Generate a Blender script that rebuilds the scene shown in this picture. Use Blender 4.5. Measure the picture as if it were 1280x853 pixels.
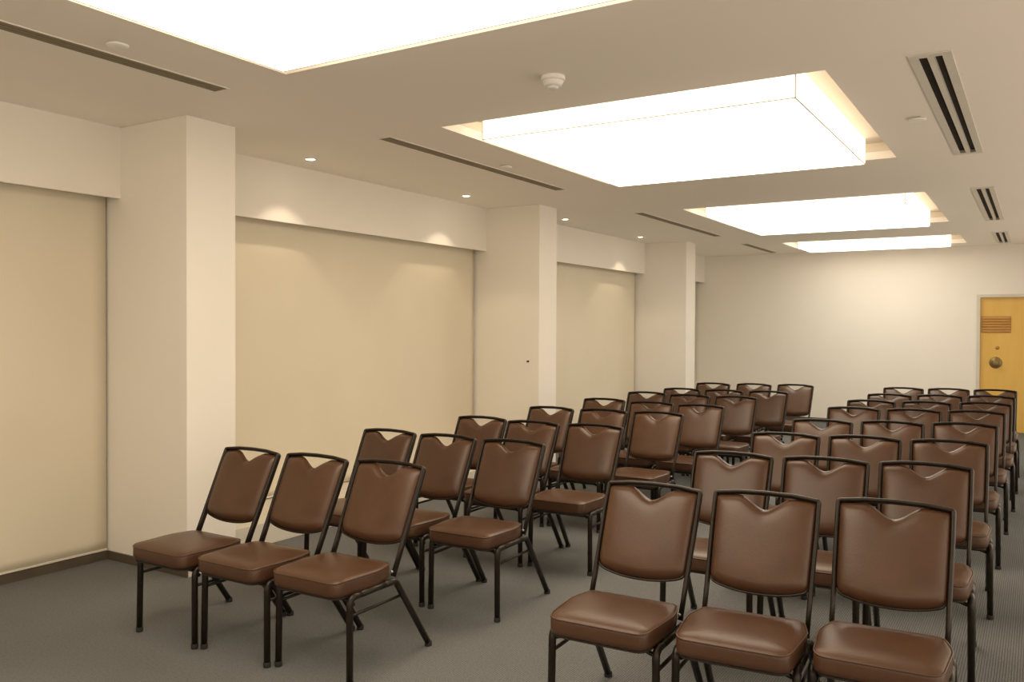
import bpy, bmesh, math, random
from mathutils import Vector, Matrix, Quaternion
R = math.radians
random.seed(4)
S = bpy.context.scene
COL = S.collection
for o in list(bpy.data.objects):
    bpy.data.objects.remove(o, do_unlink=True)

# ------------------------------------------------------------------ camera
cam_data = bpy.data.cameras.new('camera')
cam = bpy.data.objects.new('camera', cam_data); COL.objects.link(cam)
cam_data.sensor_fit = 'HORIZONTAL'; cam_data.sensor_width = 36.0
cam_data.lens = 1068.72 / 1280 * 36.0
cam_data.clip_start = 0.05; cam_data.clip_end = 100
cam.matrix_world = (Matrix.Translation((0, 0, 1.5675)) @ Matrix.Rotation(R(31.637), 4, 'Z')
                    @ Matrix.Rotation(R(90 - 0.841), 4, 'X') @ Matrix.Rotation(R(0.243), 4, 'Z'))
S.camera = cam

# ------------------------------------------------------------------ world and exposure
W = bpy.data.worlds.new('world'); S.world = W; W.use_nodes = True
W.node_tree.nodes['Background'].inputs[0].default_value = (1.0, 0.83, 0.64, 1)
W.node_tree.nodes['Background'].inputs[1].default_value = 1.7
S.view_settings.view_transform = 'Standard'
S.view_settings.look = 'None'
S.view_settings.exposure = 0.0
S.view_settings.gamma = 1.0
S.view_settings.use_curve_mapping = False
PANEL_STRENGTH = 4.9
PANEL_SIDE_STRENGTH = 2.4
PANEL_COLOUR = (1.0, 0.845, 0.645)
SPOT_POWER = 11.0

# ------------------------------------------------------------------ dimensions (metres)
H = 2.888                 # ceiling
XW, XB, XC = -5.342, -5.197, -4.524     # blind plane, bulkhead face, column face
YF = 15.12                # far wall
XR_ = 1.30                # right wall (outside the picture)
YB = -3.2                 # back wall (behind the camera)
ZB = 2.418                # underside of the bulkheads
COLS = [(3.476, 3.857), (7.890, 8.275), (12.337, 12.725)]
PX0, PX1 = -3.357, -0.940               # ceiling light openings
PANELS = [(0.60, 3.19), (4.548, 7.118), (9.02, 11.63), (13.25, 14.56)]
SLOTS = [(0.45, 3.21), (4.60, 7.168), (9.02, 11.85), (13.12, 14.84)]
VENTS = [(4.55, 7.19), (9.03, 11.69), (13.18, 14.76)]
DX0, DX1, DZ = -0.823, 0.110, 2.125     # door opening in the far wall

# ------------------------------------------------------------------ materials
def new_mat(name):
    m = bpy.data.materials.new(name); m.use_nodes = True
    nt = m.node_tree; b = nt.nodes['Principled BSDF']
    return m, nt, b

def noise_mat(name, c1, c2, scale=8, rough=0.6, bump=0.0, bscale=200, metallic=0.0, spec=0.5, detail=4, stretch=None, rough2=None):
    m, nt, b = new_mat(name)
    tc = nt.nodes.new('ShaderNodeTexCoord')
    mp = nt.nodes.new('ShaderNodeMapping')
    if stretch: mp.inputs['Scale'].default_value = stretch
    nt.links.new(tc.outputs['Object'], mp.inputs['Vector'])
    n = nt.nodes.new('ShaderNodeTexNoise'); n.inputs['Scale'].default_value = scale; n.inputs['Detail'].default_value = detail
    nt.links.new(mp.outputs[0], n.inputs['Vector'])
    r = nt.nodes.new('ShaderNodeValToRGB')
    r.color_ramp.elements[0].position = 0.3; r.color_ramp.elements[1].position = 0.7
    r.color_ramp.elements[0].color = (*c1, 1); r.color_ramp.elements[1].color = (*c2, 1)
    nt.links.new(n.outputs['Fac'], r.inputs['Fac']); nt.links.new(r.outputs['Color'], b.inputs['Base Color'])
    b.inputs['Roughness'].default_value = rough; b.inputs['Metallic'].default_value = metallic
    b.inputs['Specular IOR Level'].default_value = spec
    if rough2 is not None:
        mr = nt.nodes.new('ShaderNodeMapRange')
        mr.inputs['To Min'].default_value = rough; mr.inputs['To Max'].default_value = rough2
        nt.links.new(n.outputs['Fac'], mr.inputs['Value']); nt.links.new(mr.outputs[0], b.inputs['Roughness'])
    if bump:
        n2 = nt.nodes.new('ShaderNodeTexNoise'); n2.inputs['Scale'].default_value = bscale; n2.inputs['Detail'].default_value = 3
        nt.links.new(mp.outputs[0], n2.inputs['Vector'])
        bp = nt.nodes.new('ShaderNodeBump'); bp.inputs['Strength'].default_value = bump; bp.inputs['Distance'].default_value = 0.01
        nt.links.new(n2.outputs['Fac'], bp.inputs['Height']); nt.links.new(bp.outputs[0], b.inputs['Normal'])
    return m

M = {}
M['wall'] = noise_mat('cream_wall_paint', (.88, .84, .77), (.90, .86, .79), 1.5, .7, .05, 120, spec=.25)
M['ceiling'] = noise_mat('ceiling_paint', (.94, .89, .82), (.96, .91, .84), .8, .8, .03, 150, spec=.2)
M['carpet'] = None
M['blind'] = noise_mat('beige_blind_fabric', (.74, .67, .53), (.78, .71, .57), 1.2, .75, .12, 350, spec=.2)
M['skirting'] = noise_mat('dark_brown_skirting', (.075, .058, .04), (.10, .08, .055), 6, .5, .05, 60)
M['cream_trim'] = noise_mat('cream_trim_paint', (.66, .62, .53), (.70, .66, .57), 3, .5, .03, 80)
M['leather'] = noise_mat('brown_leatherette', (.073, .0335, .016), (.092, .043, .0215), 9, .32, .08, 260, spec=.5, rough2=.41)
M['frame'] = noise_mat('dark_bronze_metal', (.015, .0105, .007), (.025, .018, .012), 20, .36, .04, 300, metallic=.35, spec=.5)
M['rubber'] = noise_mat('black_rubber', (.012, .012, .012), (.02, .02, .02), 30, .8, .05, 100)
M['board'] = noise_mat('black_seat_board', (.02, .016, .013), (.03, .025, .02), 10, .8, .05, 100)
M['steel'] = noise_mat('bright_steel', (.55, .53, .5), (.65, .63, .6), 20, .3, .02, 100, metallic=.9)
M['vent'] = noise_mat('cream_vent_metal', (.68, .65, .58), (.72, .69, .62), 6, .45, .02, 100)
M['void'] = noise_mat('dark_duct', (.020, .015, .010), (.03, .024, .016), 6, .8)
M['slotbar'] = noise_mat('brown_slot_bar', (.20, .165, .105), (.23, .19, .125), 6, .6)
M['white_plastic'] = noise_mat('white_plastic', (.90, .88, .85), (.93, .91, .88), 10, .4, .02, 80)
M['recess'] = noise_mat('recess_paint', (.74, .66, .54), (.77, .69, .57), 3, .7)
M['seam'] = noise_mat('grey_aluminium_edge', (.80, .80, .78), (.85, .85, .83), 10, .5, metallic=.2)
M['door'] = noise_mat('amber_yellow_door_paint', (.74, .46, .10), (.80, .51, .13), 2.0, .4, .03, 40, stretch=(3, 1, .5))
M['louvre'] = noise_mat('brown_louvre', (.50, .26, .065), (.55, .30, .08), 8, .5)
M['knob'] = noise_mat('dark_brass', (.24, .17, .06), (.28, .20, .08), 8, .4, metallic=.5)

def carpet():
    m, nt, b = new_mat('grey_ribbed_carpet')
    tc = nt.nodes.new('ShaderNodeTexCoord')
    n = nt.nodes.new('ShaderNodeTexNoise'); n.inputs['Scale'].default_value = 90; n.inputs['Detail'].default_value = 5
    n3 = nt.nodes.new('ShaderNodeTexNoise'); n3.inputs['Scale'].default_value = 1.1; n3.inputs['Detail'].default_value = 3
    w = nt.nodes.new('ShaderNodeTexWave'); w.inputs['Scale'].default_value = 28; w.inputs['Distortion'].default_value = 1.5
    w.bands_direction = 'X'
    for q in (n, n3, w): nt.links.new(tc.outputs['Object'], q.inputs['Vector'])
    a = nt.nodes.new('ShaderNodeMath'); a.operation = 'MULTIPLY_ADD'; a.inputs[1].default_value = .45
    nt.links.new(w.outputs['Fac'], a.inputs[0])
    a2 = nt.nodes.new('ShaderNodeMath'); a2.operation = 'MULTIPLY'; a2.inputs[1].default_value = .6
    nt.links.new(n.outputs['Fac'], a2.inputs[0]); nt.links.new(a2.outputs[0], a.inputs[2])
    r = nt.nodes.new('ShaderNodeValToRGB')
    r.color_ramp.elements[0].position = .2; r.color_ramp.elements[1].position = .8
    r.color_ramp.elements[0].color = (.094, .099, .100, 1); r.color_ramp.elements[1].color = (.208, .216, .217, 1)
    nt.links.new(a.outputs[0], r.inputs['Fac'])
    mix = nt.nodes.new('ShaderNodeMix'); mix.data_type = 'RGBA'; mix.blend_type = 'MULTIPLY'
    r3 = nt.nodes.new('ShaderNodeValToRGB')
    r3.color_ramp.elements[0].color = (.82, .82, .82, 1); r3.color_ramp.elements[1].color = (1.1, 1.08, 1.05, 1)
    nt.links.new(n3.outputs['Fac'], r3.inputs['Fac'])
    mix.inputs['Factor'].default_value = 1
    nt.links.new(r.outputs['Color'], mix.inputs['A']); nt.links.new(r3.outputs['Color'], mix.inputs['B'])
    nt.links.new(mix.outputs['Result'], b.inputs['Base Color'])
    b.inputs['Roughness'].default_value = .95; b.inputs['Specular IOR Level'].default_value = .15
    bp = nt.nodes.new('ShaderNodeBump'); bp.inputs['Strength'].default_value = .5; bp.inputs['Distance'].default_value = .004
    nt.links.new(a.outputs[0], bp.inputs['Height']); nt.links.new(bp.outputs[0], b.inputs['Normal'])
    return m
M['carpet'] = carpet()

def emit(name, col, s):
    m, nt, b = new_mat(name)
    b.inputs['Base Color'].default_value = (.8, .78, .72, 1)
    b.inputs['Roughness'].default_value = .6
    b.inputs['Emission Color'].default_value = (*col, 1)
    b.inputs['Emission Strength'].default_value = s
    return m
M['diffuser'] = emit('glowing_diffuser', PANEL_COLOUR, PANEL_STRENGTH)
M['diffuser_rear'] = emit('glowing_diffuser_neutral', (1.0, 0.93, 0.80), PANEL_STRENGTH)
M['diffuser_side'] = emit('glowing_diffuser_side', PANEL_COLOUR, PANEL_SIDE_STRENGTH)
M['bulb'] = emit('glowing_lamp', (1, .9, .74), 14)

# ------------------------------------------------------------------ helpers
def obj(name, bm, mat, parent=None, smooth=False):
    me = bpy.data.meshes.new(name)
    bmesh.ops.recalc_face_normals(bm, faces=bm.faces[:])
    bm.to_mesh(me); bm.free()
    if smooth:
        for p in me.polygons: p.use_smooth = True
    me.materials.append(mat)
    o = bpy.data.objects.new(name, me); COL.objects.link(o)
    if parent: o.parent = parent
    return o

def thing(name, label, cat, loc=(0, 0, 0), rz=0, group=None):
    o = bpy.data.objects.new(name, None); COL.objects.link(o)
    o.empty_display_size = .1
    o.location = loc; o.rotation_euler = (0, 0, rz)
    o['label'] = label; o['category'] = cat
    if group: o['group'] = group
    return o

def tag(o, label, cat, group=None):
    o['label'] = label; o['category'] = cat
    if group: o['group'] = group
    return o

def struct(name, bm, mat, parent=None):
    o = obj(name, bm, mat, parent)
    if not parent: o['kind'] = 'structure'
    return o

def box(bm, x0, x1, y0, y1, z0, z1, bevel=0.0):
    r = bmesh.ops.create_cube(bm, size=1)
    vs = r['verts']
    for v in vs:
        v.co = Vector(((x0 + x1) / 2 + v.co.x * (x1 - x0), (y0 + y1) / 2 + v.co.y * (y1 - y0), (z0 + z1) / 2 + v.co.z * (z1 - z0)))
    if bevel:
        es = list({e for v in vs for e in v.link_edges})
        bmesh.ops.bevel(bm, geom=es, offset=bevel, segments=2, profile=.5, affect='EDGES')
    return bm

def B(*a, **k):
    return box(bmesh.new(), *a, **k)

def slab_with_holes(x0, x1, y0, y1, z0, z1, holes):
    xs = sorted({x0, x1, *[h[0] for h in holes], *[h[1] for h in holes]})
    ys = sorted({y0, y1, *[h[2] for h in holes], *[h[3] for h in holes]})
    bm = bmesh.new(); V = {}
    def vert(i, j, z):
        if (i, j, z) not in V: V[(i, j, z)] = bm.verts.new((xs[i], ys[j], z))
        return V[(i, j, z)]
    def solid(i, j):
        if not (0 <= i < len(xs) - 1 and 0 <= j < len(ys) - 1): return False
        cx, cy = (xs[i] + xs[i + 1]) / 2, (ys[j] + ys[j + 1]) / 2
        return not any(h[0] < cx < h[1] and h[2] < cy < h[3] for h in holes)
    for i in range(len(xs) - 1):
        for j in range(len(ys) - 1):
            if not solid(i, j): continue
            for z in (z0, z1):
                bm.faces.new([vert(i, j, z), vert(i + 1, j, z), vert(i + 1, j + 1, z), vert(i, j + 1, z)])
            for (di, dj, a, b) in ((-1, 0, (i, j), (i, j + 1)), (1, 0, (i + 1, j), (i + 1, j + 1)), (0, -1, (i, j), (i + 1, j)), (0, 1, (i, j + 1), (i + 1, j + 1))):
                if not solid(i + di, j + dj):
                    bm.faces.new([vert(*a, z0), vert(*b, z0), vert(*b, z1), vert(*a, z1)])
    return bm

def round_path(pts, rad, n=6):
    pts = [Vector(p) for p in pts]
    if not isinstance(rad, (list, tuple)): rad = [rad] * len(pts)
    out = [pts[0]]
    for i in range(1, len(pts) - 1):
        p, a, b = pts[i], pts[i - 1], pts[i + 1]
        r = rad[i]
        if r <= 0: out.append(p); continue
        da, db = (a - p).normalized(), (b - p).normalized()
        ang = da.angle(db)
        t = min(r / math.tan(ang / 2), .49 * (a - p).length, .49 * (b - p).length)
        p0, p1 = p + da * t, p + db * t
        for k in range(n + 1):
            u = k / n
            out.append(p0 * (1 - u) ** 2 + p * 2 * u * (1 - u) + p1 * u ** 2)
    out.append(pts[-1])
    return out

def tube(bm, pts, rx, ry=None, seg=10, up=(1, 0, 0)):
    """sweep an oval along a polyline; rx along the (transported) 'up' side axis"""
    ry = ry or rx
    pts = [Vector(p) for p in pts]
    n = len(pts); rings = []
    T = []
    for i in range(n):
        a = pts[max(i - 1, 0)]; b = pts[min(i + 1, n - 1)]
        T.append((b - a).normalized())
    s = Vector(up); s = (s - T[0] * s.dot(T[0]))
    if s.length < 1e-4: s = T[0].orthogonal()
    s.normalize()
    for i in range(n):
        if i:
            q = T[i - 1].rotation_difference(T[i]); s = q @ s
            s = (s - T[i] * s.dot(T[i])).normalized()
        t = T[i].cross(s)
        rings.append([bm.verts.new(pts[i] + s * (rx * math.cos(2 * math.pi * k / seg)) + t * (ry * math.sin(2 * math.pi * k / seg))) for k in range(seg)])
    for i in range(n - 1):
        for k in range(seg):
            bm.faces.new([rings[i][k], rings[i][(k + 1) % seg], rings[i + 1][(k + 1) % seg], rings[i + 1][k]])
    bm.faces.new(rings[0][::-1]); bm.faces.new(rings[-1])
    return bm

def lathe(bm, prof, c=(0, 0, 0), seg=28):
    """profile of (radius, z); closed at both ends"""
    rings = []
    for r, z in prof:
        rings.append([bm.verts.new((c[0] + r * math.cos(2 * math.pi * k / seg), c[1] + r * math.sin(2 * math.pi * k / seg), c[2] + z)) for k in range(seg)])
    for a, b in zip(rings, rings[1:]):
        for k in range(seg):
            bm.faces.new([a[k], a[(k + 1) % seg], b[(k + 1) % seg], b[k]])
    bm.faces.new(rings[0][::-1]); bm.faces.new(rings[-1])
    return bm

# ------------------------------------------------------------------ room shell
struct('floor', B(XW - .3, XR_ + .2, YB - .2, YF + .4, -.1, 0), M['carpet'])
holes = [(PX0, PX1, a, b) for a, b in PANELS] + [(-3.94, -3.83, a, b) for a, b in SLOTS] + [(-.535, -.385, a, b) for a, b in VENTS]
struct('ceiling', slab_with_holes(XW - .3, XR_ + .2, YB - .2, YF + .4, H, H + .06, holes), M['ceiling'])
struct('wall_left', B(XW - .25, XW - .03, YB - .2, YF + .2, 0, H), M['wall'])
# unseen wall on the right: openings between its piers added to admit ambient light
bm = bmesh.new()
box(bm, XR_, XR_ + .15, YB - .2, YF + .2, 2.45, H)
for a, b in ((YB - .2, YB), (1.2, 1.5), (5.7, 6.0), (10.1, 10.5), (14.2, YF + .2)): box(bm, XR_, XR_ + .15, a, b, 0, 2.45)
struct('wall_right', bm, M['wall'])
# low wall behind the camera, gap above it added to bring in soft light
struct('wall_back', B(XW - .2, XR_ + .1, YB - .15, YB, 0, 1.15), M['wall'])
bm = bmesh.new()
def wall_with_opening(bm):
    # far wall in one mesh, door opening left free
    xs = [XW - .2, DX0, DX1, XR_ + .1]; zs = [0, DZ, H]; y0, y1 = YF, YF + .2
    V = {}
    def v(i, k, y):
        if (i, k, y) not in V: V[(i, k, y)] = bm.verts.new((xs[i], y, zs[k]))
        return V[(i, k, y)]
    ok = lambda i, k: 0 <= i < 3 and 0 <= k < 2 and not (i == 1 and k == 0)
    for i in range(3):
        for k in range(2):
            if not ok(i, k): continue
            for y in (y0, y1): bm.faces.new([v(i, k, y), v(i + 1, k, y), v(i + 1, k + 1, y), v(i, k + 1, y)])
            for di, dk, a, b in ((-1, 0, (i, k), (i, k + 1)), (1, 0, (i + 1, k), (i + 1, k + 1)), (0, -1, (i, k), (i + 1, k)), (0, 1, (i, k + 1), (i + 1, k + 1))):
                if not ok(i + di, k + dk): bm.faces.new([v(*a, y0), v(*b, y0), v(*b, y1), v(*a, y1)])
wall_with_opening(bm)
struct('wall_far', bm, M['wall'])

# columns, and the bulkheads between them
for a, b in COLS:
    struct('wall_column', B(XW - .05, XC, a, b, 0, H, bevel=.004), M['wall'])
edges = [YB] + [v for c in COLS for v in c] + [YF]
n = 1
for i in range(0, len(edges), 2):
    struct('trim_%d' % n, B(XB - .022, XB, edges[i], edges[i + 1], ZB, H), M['wall']); n += 1
# low ledge standing along the foot of the second window bay
struct('trim_%d' % n, B(XW - .03, -4.72, COLS[0][1], COLS[1][0], 0, .165, bevel=.004), M['cream_trim']); n += 1

# skirtings
bm = bmesh.new()
box(bm, XW - .03, XW + .014, YB, COLS[0][0] - .013, 0, .056)
box(bm, XW + .0, XC + .012, COLS[0][0] - .012, COLS[0][0], 0, .056)
box(bm, XW + .0, XC + .012, COLS[1][0] - .012, COLS[1][0], 0, .056)
box(bm, XW + .0, XC + .012, COLS[2][0] - .012, COLS[2][0], 0, .056)
struct('baseboard_left', bm, M['skirting'])
bm = bmesh.new()
for a, b in COLS: box(bm, XC, XC + .012, a, b, 0, .056)
struct('baseboard_columns', bm, M['cream_trim'])
bm = bmesh.new()
box(bm, XC - .6, DX0 - .06, YF - .012, YF, 0, .07); box(bm, DX1 + .06, XR_, YF - .012, YF, 0, .07)
struct('baseboard_far', bm, M['skirting'])

# door in the far wall
d = B(DX0 + .045, DX1 - .045, YF + .05, YF + .095, .006, DZ - .045)
door = struct('door_1', d, M['door'])
bm = bmesh.new()
fw = .045
for x in (DX0, DX1 - fw):
    box(bm, x, x + fw, YF - .012, YF + .12, 0, DZ)
box(bm, DX0 + fw, DX1 - fw, YF - .012, YF + .12, DZ - fw, DZ)
obj('door_frame', bm, M['cream_trim'], door)
bm = bmesh.new()
lx0, lx1, lz0, lz1 = DX0 + .06, DX0 + .46, 1.53, 1.79
box(bm, lx0, lx1, YF + .044, YF + .05, lz0, lz1)
for k in range(6):
    z = lz0 + .02 + k * (lz1 - lz0 - .02) / 6
    m_ = bmesh.ops.create_cube(bm, size=1, matrix=Matrix.Translation(((lx0 + lx1) / 2, YF + .038, z + .014)) @ Matrix.Rotation(R(-30), 4, 'X') @ Matrix.Diagonal((lx1 - lx0 - .02, .006, .038, 1)))
obj('louvre_panel', bm, M['louvre'], door)
def on_door(prof, x, z):
    bm = bmesh.new(); lathe(bm, prof)
    bmesh.ops.transform(bm, matrix=Matrix.Translation((x, YF + .05, z)) @ Matrix.Rotation(R(90), 4, 'X'), verts=bm.verts)
    return bm
k = obj('knob', on_door([(.088, 0), (.088, .008), (.080, .014), (.032, .02), (.028, .045), (.045, .055), (.050, .07), (.036, .08)], DX0 + .26, 1.07), M['knob'], door, True)
obj('lock', on_door([(.028, 0), (.028, .006), (.016, .012), (.012, .02)], DX0 + .28, 1.30), M['louvre'], door, True)

# ------------------------------------------------------------------ luminous ceiling boxes
PL = ['glowing square ceiling light box nearest the camera, cut off by the picture top',
      'large glowing ceiling light box just behind the smoke detector',
      'third glowing ceiling light box from the front, behind the large one',
      'farthest and thinnest glowing ceiling light box, close to the far wall']
for (a, b), lab in zip(PANELS, PL):
    t = thing('ceiling_light', lab, 'ceiling light', ((PX0 + PX1) / 2, (a + b) / 2, H), 0, 'luminous ceiling boxes')
    hx, hy = (PX1 - PX0) / 2, (b - a) / 2
    bm = bmesh.new(); w = .03; dpt = .125
    box(bm, -hx - w, -hx, -hy - w, hy + w, .061, dpt); box(bm, hx, hx + w, -hy - w, hy + w, .061, dpt)
    box(bm, -hx, hx, -hy - w, -hy, .061, dpt); box(bm, -hx, hx, hy, hy + w, .061, dpt)
    box(bm, -hx - w, hx + w, -hy - w, hy + w, dpt, dpt + .02)
    obj('recess', bm, M['recess'], t)
    gx, gy = hx - .195, hy - .203
    df = obj('diffuser', B(-gx, gx, -gy, gy, -.067, .124, bevel=.003), M['diffuser'] if b < 9 else M['diffuser_rear'], t)
    df.data.materials.append(M['diffuser_side'])
    for p in df.data.polygons:
        if p.normal.z > -.5: p.material_index = 1
    bm = bmesh.new(); e = .0035
    for s1 in (-1, 1):
        box(bm, -gx, gx, s1 * gy - e, s1 * gy + e, -.067 - e * .6, -.067 + e)
        box(bm, s1 * gx - e, s1 * gx + e, -gy, gy, -.067 - e * .6, -.067 + e)
        for s2 in (-1, 1): box(bm, s1 * gx - e, s1 * gx + e, s2 * gy - e, s2 * gy + e, -.067, .124)
    obj('edge_trim', bm, M['seam'], t)

# ------------------------------------------------------------------ slot diffusers (left) and air vents (right)
SL = ['dark ceiling slot vent at the upper left, beside the nearest light box',
      'long dark ceiling slot vent beside the second light box, window side',
      'dark ceiling slot vent beside the third light box, window side',
      'farthest short dark ceiling slot vent, window side near the far wall']
for (a, b), lab in zip(SLOTS, SL):
    t = thing('slot_vent', lab, 'ceiling vent', (-3.885, (a + b) / 2, H), 0, 'dark slot vents on the window side')
    h = (b - a) / 2
    bm = bmesh.new(); box(bm, -.0545, .0545, -h + .0005, h - .0005, .018, .055)
    obj('backing', bm, M['void'], t)
    bm = bmesh.new()
    for x in (-.0365, 0, .0365): box(bm, x - .0145, x + .0145, -h + .001, h - .001, -.003, .017)
    obj('slot_bar', bm, M['slotbar'], t)
    bm = bmesh.new(); f = .010
    box(bm, -.055 - f, -.0545, -h - f, h + f, -.004, -.0005); box(bm, .0545, .055 + f, -h - f, h + f, -.004, -.0005)
    box(bm, -.0545, .0545, -h - f, -h, -.004, -.0005); box(bm, -.0545, .0545, h, h + f, -.004, -.0005)
    obj('frame', bm, M['ceiling'], t)
VL = ['nearest two-slot air vent in a pale frame at the upper right of the ceiling',
      'second two-slot air vent on the right side of the ceiling',
      'farthest small two-slot air vent on the right, near the far wall']
for (a, b), lab in zip(VENTS, VL):
    t = thing('air_vent', lab, 'ceiling vent', (-.46, (a + b) / 2, H), 0, 'two-slot air vents on the right')
    h = (b - a) / 2
    obj('backing', B(-.0745, .0745, -h + .0005, h - .0005, .020, .055), M['void'], t)
    bm = bmesh.new()
    box(bm, -.095, -.052, -h - .03, h + .03, -.007, -.0005); box(bm, .052, .095, -h - .03, h + .03, -.007, -.0005)
    box(bm, -.052, .052, -h - .03, -h + .02, -.007, -.0005); box(bm, -.052, .052, h - .02, h + .03, -.007, -.0005)
    obj('frame', bm, M['vent'], t)
    obj('divider', B(-.014, .014, -h + .02, h - .02, -.006, .0195), M['vent'], t)

# ------------------------------------------------------------------ downlights along the windows
DL = [(-4.873, .70, 'recessed downlight over the front window bay, left of the first column'),
      (-4.873, 2.75, 'recessed downlight over the front window bay, just before the first column'),
      (-4.873, 4.888, 'small glowing recessed downlight above the widest blind, just behind the first column'),
      (-4.873, 7.029, 'small glowing recessed downlight just in front of the second column'),
      (-4.873, 9.12, 'small glowing recessed downlight just behind the second column'),
      (-4.873, 11.40, 'small glowing recessed downlight just in front of the third column'),
      (-4.85, 13.40, 'farthest small recessed downlight, behind the third column')]
spot = bpy.data.lights.new('downlight_beam', 'SPOT')
spot.energy = SPOT_POWER; spot.color = (1, .80, .58); spot.spot_size = R(94); spot.spot_blend = .35; spot.shadow_soft_size = .025
for x, y, lab in DL[2:]:
    t = thing('downlight', lab, 'downlight', (x, y, H), 0, 'recessed downlights above the blinds')
    obj('trim_ring', lathe(bmesh.new(), [(.052, -.0005), (.052, -.004), (.046, -.007), (.038, -.005), (.036, -.0005)]), M['white_plastic'], t, True)
    obj('lamp', lathe(bmesh.new(), [(.035, -.0005), (.034, -.003), (.018, -.005)]), M['bulb'], t, True)
    l = bpy.data.objects.new('beam', spot); COL.objects.link(l); l.parent = t; l.location = (0, 0, -.02)

# sprinkler covers and the smoke detector
for x, y, lab in ((-3.655, 2.432, 'small round white ceiling sprinkler cover beside the nearest slot vent, upper left'),
                  (-3.69, 5.883, 'small round white ceiling sprinkler cover left of the second light box'),
                  (-.655, 5.853, 'small round white ceiling sprinkler cover between second light box and air vent')):
    o = obj('sprinkler_cover', lathe(bmesh.new(), [(.020, 0), (.034, -.008), (.050, -.011), (.050, -.016), (.034, -.020), (.012, -.021)]), M['white_plastic'], None, True)
    o.location = (x, y, H - .0005); tag(o, lab, 'sprinkler', 'sprinkler covers')
t = thing('smoke_detector', 'round white smoke detector on the ceiling between the two nearest light boxes', 'smoke detector', (-2.176, 3.928, H))
obj('base_plate', lathe(bmesh.new(), [(.062, -.0005), (.064, -.006), (.063, -.022), (.058, -.026)], seg=36), M['white_plastic'], t, True)
obj('housing', lathe(bmesh.new(), [(.055, -.0262), (.053, -.036), (.046, -.050), (.038, -.056)], seg=36), M['white_plastic'], t, True)
o = obj('sensor_cap', lathe(bmesh.new(), [(.030, -.0562), (.030, -.064), (.024, -.071), (.012, -.073)], seg=36), M['seam'], t, True)
o['label'] = 'grey sensor cap under the white housing'

# ------------------------------------------------------------------ roller blinds
def blind(y0, y1, z0, lab, amp, seed):
    rnd = random.Random(seed)
    t = thing('roller_blind', lab, 'blind', (XW, (y0 + y1) / 2, 0), 0, 'roller blinds over the windows')
    ny, nz = 60, 48; z1 = H - .1
    ph = [rnd.uniform(0, 6.28) for _ in range(6)]
    bm = bmesh.new(); G = {}
    hy = (y1 - y0) / 2
    for s in (0, 1):
        for i in range(ny + 1):
            for j in range(nz + 1):
                u, v = i / ny, j / nz
                y = -hy + 2 * hy * u; z = z0 + (z1 - z0) * v
                env = (1 - v) ** .7
                edge = math.sin(math.pi * min(max(u, 0), 1)) ** .5
                dd = amp * env * (math.sin(5.5 * u + 3.2 * v + ph[0]) + .6 * math.sin(9 * u - 5 * v + ph[1]) + .35 * math.sin(17 * u + 6 * v + ph[2]))
                dd = abs(dd) * .0 + dd * edge
                G[s, i, j] = bm.verts.new((dd - s * .003, y, z))
    for s in (0, 1):
        for i in range(ny):
            for j in range(nz):
                bm.faces.new([G[s, i, j], G[s, i + 1, j], G[s, i + 1, j + 1], G[s, i, j + 1]])
    for i in range(ny):
        for j in (0, nz): bm.faces.new([G[0, i, j], G[0, i + 1, j], G[1, i + 1, j], G[1, i, j]])
    for j in range(nz):
        for i in (0, ny): bm.faces.new([G[0, i, j], G[0, i, j + 1], G[1, i, j + 1], G[1, i, j]])
    obj('fabric', bm, M['blind'], t, True)
    obj('hem_bar', B(-.012, .009, -hy, hy, z0 - .016, z0 - .001, bevel=.003), M['cream_trim'], t)
blind(YB + .02, COLS[0][0] - .012, .075, 'smooth pale roller blind at the far left, in front of the first column', .0015, 1)
blind(COLS[0][1] + .03, COLS[1][0] - .03, .19, 'wide beige roller blind between the first and second columns', .02, 5)
blind(COLS[1][1] + .03, COLS[2][0] - .03, .03, 'beige roller blind partly hidden by chairs, between the second and third columns', .008, 3)
blind(COLS[2][1] + .03, YF - .04, .03, 'roller blind behind the third column, beside the far wall', .004, 8)

# little dark speck, modelled as a knob, on the second column's near face
bm = lathe(bmesh.new(), [(.011, 0), (.011, .004), (.006, .007), (.005, .018), (.009, .022), (.007, .027)], seg=16)
bmesh.ops.transform(bm, matrix=Matrix.Translation((-4.655, COLS[1][0], 1.235 - .02)) @ Matrix.Rotation(R(90), 4, 'X'), verts=bm.verts)
tag(obj('wall_speck', bm, M['rubber'], None, True), 'tiny dark speck on the near face of the second column', 'speck')

# ------------------------------------------------------------------ the banquet chair
LX = .213                      # half distance between the legs
TOP = Vector((0, .55, .88))    # middle of the back between the upper corners
PB = Vector((0, .325, .405))   # where the back posts meet the side rail
TR = .0152

def back_point(x, t, out=0.0):
    """point on the back plane; t metres down from the top rail, out = towards the sitter"""
    d = (PB - TOP).normalized()
    nrm = Vector((0, -1, 0)); nrm = (nrm - d * nrm.dot(d)).normalized()
    p = TOP + d * t + nrm * out
    return Vector((x, p.y, p.z))

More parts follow.
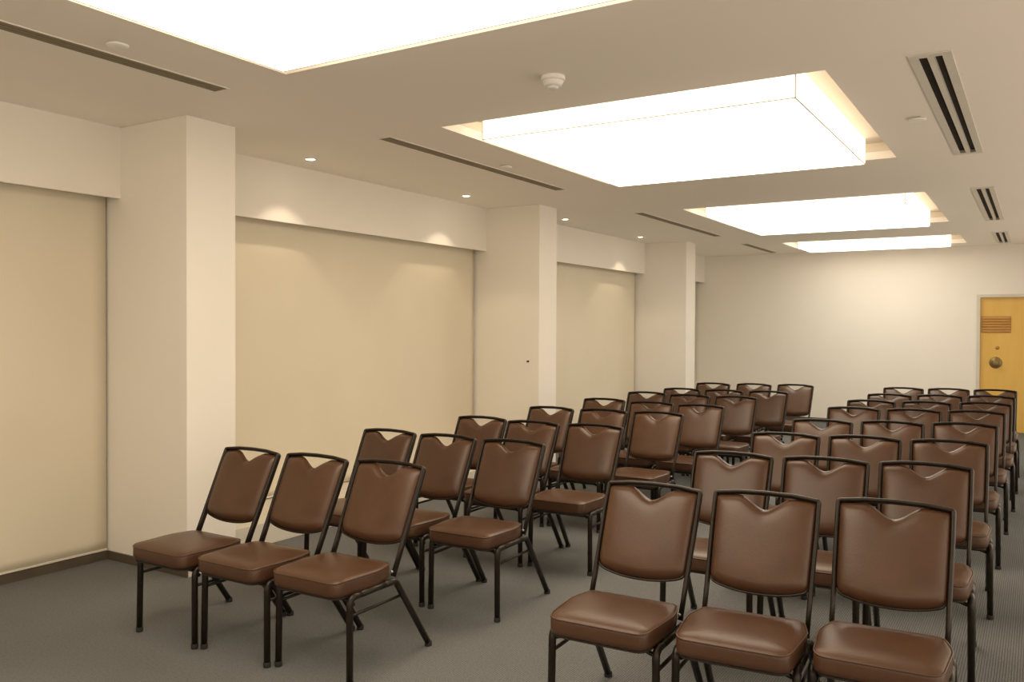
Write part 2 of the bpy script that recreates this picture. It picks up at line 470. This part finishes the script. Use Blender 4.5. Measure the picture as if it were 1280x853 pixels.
def backrest_bm():
    bm = bmesh.new(); nu, nv = 36, 18; hw = .203
    def top(u):
        x = abs(u)
        k = 1 - min(x / .54, 1)
        dip = .057 * (k * k * (3 - 2 * k) * .9 + k * .1)      # soft V in the middle
        return .007 - .008 * (1 - x * x) + dip + .008 * max(0, (x - .92) / .08) ** 2
    def bot(u): return .360 + .033 * (1 - abs(u) ** 2.3) - .018 * max(0, (abs(u) - .88) / .12) ** 2
    def half(t): return hw - .010 * (t / .4)
    G = {}
    for i in range(nu + 1):
        u = -1 + 2 * i / nu
        for j in range(nv + 1):
            v = j / nv
            t = top(u) * (1 - v) + bot(u) * v
            eu = max(0.0, 1 - abs(u) ** 6); ev = max(0.0, 1 - abs(2 * v - 1) ** 6)
            f = (eu * ev) ** .5
            G[0, i, j] = back_point(u * half(t), t, -.002 + .036 * f + .006 * f * math.cos(u * 1.5))
            G[1, i, j] = back_point(u * half(t), t, -.004 - .012 * f)
    Vt = {}
    for (s, i, j), c in G.items(): Vt[s, i, j] = bm.verts.new(c)
    for i in range(nu):
        for j in range(nv):
            for s in (0, 1): bm.faces.new([Vt[s, i, j], Vt[s, i + 1, j], Vt[s, i + 1, j + 1], Vt[s, i, j + 1]])
    for i in range(nu):
        for j in (0, nv): bm.faces.new([Vt[0, i, j], Vt[0, i + 1, j], Vt[1, i + 1, j], Vt[1, i, j]])
    for j in range(nv):
        for i in (0, nu): bm.faces.new([Vt[0, i, j], Vt[0, i, j + 1], Vt[1, i, j + 1], Vt[1, i, j]])
    return bm, top, bot, half

def seat_outline():
    # rounded plan of the seat: front at -y
    c = [(-.200, -.068), (.200, -.068), (.223, .19), (.190, .318), (-.190, .318), (-.223, .19)]
    rad = [.055, .055, .25, .045, .045, .25]
    pts = [Vector((x, y, 0)) for x, y in c]; out = []
    m = len(pts)
    for i in range(m):
        p, a, b = pts[i], pts[i - 1], pts[(i + 1) % m]
        da, db = (a - p).normalized(), (b - p).normalized()
        ang = da.angle(db); t = min(rad[i] / math.tan(ang / 2), .42 * (a - p).length, .42 * (b - p).length)
        for k in range(8):
            u = k / 7
            out.append((p + da * t) * (1 - u) ** 2 + p * 2 * u * (1 - u) + (p + db * t) * u ** 2)
    return out

SEAT0, SEAT1 = .392, .466
def seat_bm():
    bm = bmesh.new(); O = seat_outline(); c = Vector((0, .12, 0))
    prof = [(.94, SEAT0), (.99, SEAT0 + .006), (1.0, SEAT0 + .022), (1.0, SEAT1 - .016), (.99, SEAT1 - .006), (.965, SEAT1 - .001), (.90, SEAT1 + .004), (.75, SEAT1 + .009), (.5, SEAT1 + .013), (.25, SEAT1 + .014)]
    rings = []
    for s, z in prof:
        ring = []
        for p in O:
            q = c + (p - c) * s
            # the box sides puff out a little between the corners
            ring.append(bm.verts.new((q.x, q.y, z - .010 * max(0, (-q.y) / .07 - .4) * (z > .44))))
        rings.append(ring)
    n = len(O)
    for a, b in zip(rings, rings[1:]):
        for k in range(n): bm.faces.new([a[k], a[(k + 1) % n], b[(k + 1) % n], b[k]])
    bm.faces.new(rings[0][::-1]); bm.faces.new(rings[-1])
    return bm, O, c

def make_chair():
    t = thing('banquet_chair', '', 'chair')
    sb, O, c = seat_bm()
    seat = obj('seat', sb, M['leather'], t, True)
    bm = bmesh.new()
    pip = []
    for p in O:
        q = c + (p - c) * .995
        pip.append(Vector((q.x, q.y, SEAT1 - .004 - .010 * max(0, (-q.y) / .07 - .4))))
    pip.append(pip[0].copy())
    tube(bm, pip, .0034, seg=6, up=(0, 0, 1))
    obj('piping', bm, M['leather'], seat, True)
    bm = bmesh.new(); rings = []
    for s, z in ((.90, SEAT0 - .012), (.95, SEAT0 - .008), (.95, SEAT0 - .0005)):
        rings.append([bm.verts.new(((c + (p - c) * s).x, (c + (p - c) * s).y, z)) for p in O])
    n = len(O)
    for a, b in zip(rings, rings[1:]):
        for k in range(n): bm.faces.new([a[k], a[(k + 1) % n], b[(k + 1) % n], b[k]])
    bm.faces.new(rings[0][::-1]); bm.faces.new(rings[-1])
    obj('seat_board', bm, M['board'], t)
    bb, top, bot, half = backrest_bm()
    back = obj('backrest', bb, M['leather'], t, True)
    # dark edging along the lower edge and sides of the upholstery
    bm = bmesh.new(); path = []
    for k in range(25):
        u = -1 + 2 * k / 24
        path.append(back_point(u * half(bot(u)), bot(u) + .002, -.001))
    tube(bm, path, .008, .0055, seg=8, up=(0, 1, 0))
    obj('edge_strip', bm, M['frame'], back, True)
    # posts and arched top rail: one bent tube
    bm = bmesh.new()
    L0 = (PB - TOP).length
    pts = [back_point(-.198, L0 + .005), back_point(-.200, L0 - .14), back_point(-.206, .12), back_point(-.207, .002)]
    arch = [back_point(-.11, -.010), back_point(0, -.013), back_point(.11, -.010)]
    pts2 = [back_point(.207, .002), back_point(.206, .12), back_point(.200, L0 - .14), back_point(.198, L0 + .005)]
    allp = pts + arch + pts2
    rads = [0, .3, .3, .010, .3, .3, .3, .010, .3, .3, 0]
    tube(bm, round_path(allp, rads, 6), .0098, .0175, seg=12, up=(1, 0, 0))
    bf = obj('back_frame', bm, M['frame'], t, True)
    for s in (-1, 1):
        bm = bmesh.new()
        q = back_point(s * .198, L0 - .012, .020)
        lathe(bm, [(.007, -.004), (.007, .003), (.004, .006)], seg=10)
        bmesh.ops.transform(bm, matrix=Matrix.Translation(q) @ Matrix.Rotation(R(65), 4, 'X'), verts=bm.verts)
        o = obj('bolt', bm, M['steel'], bf, True); o['label'] = 'bright steel bolt'
    # inverted-U sides: front leg, side rail, splayed rear leg
    zr = .385
    bm = bmesh.new()
    for s in (-1, 1):
        tube(bm, [(s * LX, .055, zr), (s * LX, .285, zr)], TR, seg=10)
        tube(bm, [(s * LX, .02, zr - .012), (s * LX * .93, .02, zr - .012)], .008, seg=8)
    tube(bm, round_path([(-LX, .03, zr - .035), (-LX + .05, .035, zr - .02), (LX - .05, .035, zr - .02), (LX, .03, zr - .035)], .03), .009, seg=8, up=(0, 0, 1))
    tube(bm, [(-LX, .275, zr - .006), (LX, .275, zr - .006)], .009, seg=8, up=(0, 0, 1))
    obj('seat_frame', bm, M['frame'], t, True)
    for s in (-1, 1):
        bm = bmesh.new()
        tube(bm, round_path([(s * (LX + .004), 0, .008), (s * LX, .004, zr), (s * LX, .075, zr)], .05, 8), TR, TR * 1.05, seg=10)
        lg = obj('leg', bm, M['frame'], t, True)
        obj('foot_glide', lathe(bmesh.new(), [(.0165, 0), (.0175, .004), (.0175, .022), (.0155, .024)], (s * (LX + .004), 0, 0), 14), M['rubber'], lg, True)
        bm = bmesh.new()
        tube(bm, round_path([(s * (LX + .006), .575, .008), (s * LX, .318, zr), (s * LX, .24, zr)], .04, 8), TR, TR * 1.05, seg=10)
        lg = obj('leg', bm, M['frame'], t, True)
        obj('foot_glide', lathe(bmesh.new(), [(.0175, 0), (.0185, .004), (.0175, .022), (.0155, .024)], (s * (LX + .006), .571, 0), 14), M['rubber'], lg, True)
        bm = bmesh.new()
        tube(bm, [(s * LX, .006, .305), (s * LX, .372, .305)], .0075, seg=8)
        obj('stretcher', bm, M['frame'], t, True)
    return t

def kids(o):
    return [c for c in COL.objects if c.parent == o]

def dup(root):
    r = root.copy(); COL.objects.link(r)
    for ch in kids(root):
        c = ch.copy(); COL.objects.link(c); c.parent = r
        for g in kids(ch):
            d = g.copy(); COL.objects.link(d); d.parent = c
    return r

# (block, row, place in the row, x and y of the middle of the top rail, turn in degrees)
CHAIRS = [
('L1', 0, -3.702, 3.273, -0.2), ('L1', 1, -3.235, 3.298, 0.4), ('L1', 2, -2.768, 3.338, 0.7),
('L2', 0, -3.636, 4.375, 0.8), ('L2', 1, -3.157, 4.366, -0.0), ('L2', 2, -2.678, 4.373, 1.7),
('L3', 0, -3.59, 5.407, 1.0), ('L3', 1, -3.109, 5.35, 0.4), ('L3', 2, -2.643, 5.411, 1.7),
('L4', 0, -3.549, 6.415, 0.1), ('L4', 1, -3.083, 6.471, 0.5), ('L4', 2, -2.616, 6.516, 0.9),
('L5', 0, -3.551, 7.47, 1.7), ('L5', 1, -3.031, 7.383, 1.7), ('L5', 2, -2.552, 7.354, 1.7),
('L6', 0, -3.547, 8.51, 1.7), ('L6', 1, -3.044, 8.424, 1.1), ('L6', 2, -2.577, 8.48, 1.6),
('L7', 0, -3.437, 9.263, 0.5), ('L7', 1, -2.969, 9.307, 0.6), ('L7', 2, -2.503, 9.408, -0.1),
('L8', 0, -3.458, 10.42, -0.7), ('L8', 1, -2.992, 10.576, -0.7), ('L8', 2, -2.526, 10.723, -0.4),
('R1', 0, -1.416, 3.48, 1.9), ('R1', 1, -0.948, 3.54, 4.0), ('R1', 2, -0.475, 3.637, 2.7),
('R2', 0, -1.412, 4.599, 3.5), ('R2', 1, -0.944, 4.671, 3.4), ('R2', 2, -0.48, 4.765, 3.0),
('R3', 0, -1.39, 5.645, 3.0), ('R3', 1, -0.928, 5.76, 2.8), ('R3', 2, -0.459, 5.83, 3.6),
('R4', 0, -1.368, 6.645, 3.1), ('R4', 1, -0.909, 6.814, 3.0), ('R4', 2, -0.449, 6.978, 2.3),
('R5', 0, -1.358, 7.857, 1.9), ('R5', 1, -0.896, 7.966, 2.1), ('R5', 2, -0.435, 8.102, 2.2),
('R6', 0, -1.355, 8.748, 1.6), ('R6', 1, -0.892, 8.894, 2.9), ('R6', 2, -0.415, 9.088, 2.8),
('R7', 0, -1.326, 9.712, 2.0), ('R7', 1, -0.867, 9.872, 1.6), ('R7', 2, -0.408, 10.046, 2.4),
('R8', 0, -1.338, 10.887, 2.3), ('R8', 1, -0.877, 11.017, 2.2), ('R8', 2, -0.414, 11.115, 2.5)]
ORD = ['front', 'second', 'third', 'fourth', 'fifth', 'sixth', 'seventh', 'rearmost']
PLACE = {'L': ['window-side end', 'middle', 'aisle-side end'], 'R': ['aisle-side end', 'middle', 'right-hand end']}
first = make_chair()
for n_, (k, i, x, y, a) in enumerate(CHAIRS):
    o = first if n_ == 0 else dup(first)
    ar = R(a)
    o.location = (x + math.sin(ar) * TOP.y, y - math.cos(ar) * TOP.y, 0)
    o.rotation_euler = (0, 0, ar)
    side = 'left' if k[0] == 'L' else 'right'
    o['label'] = 'brown padded banquet chair at the %s of the %s row in the %s block' % (PLACE[k[0]][i], ORD[int(k[1]) - 1], side)
    o['group'] = 'banquet chairs in the %s block' % side
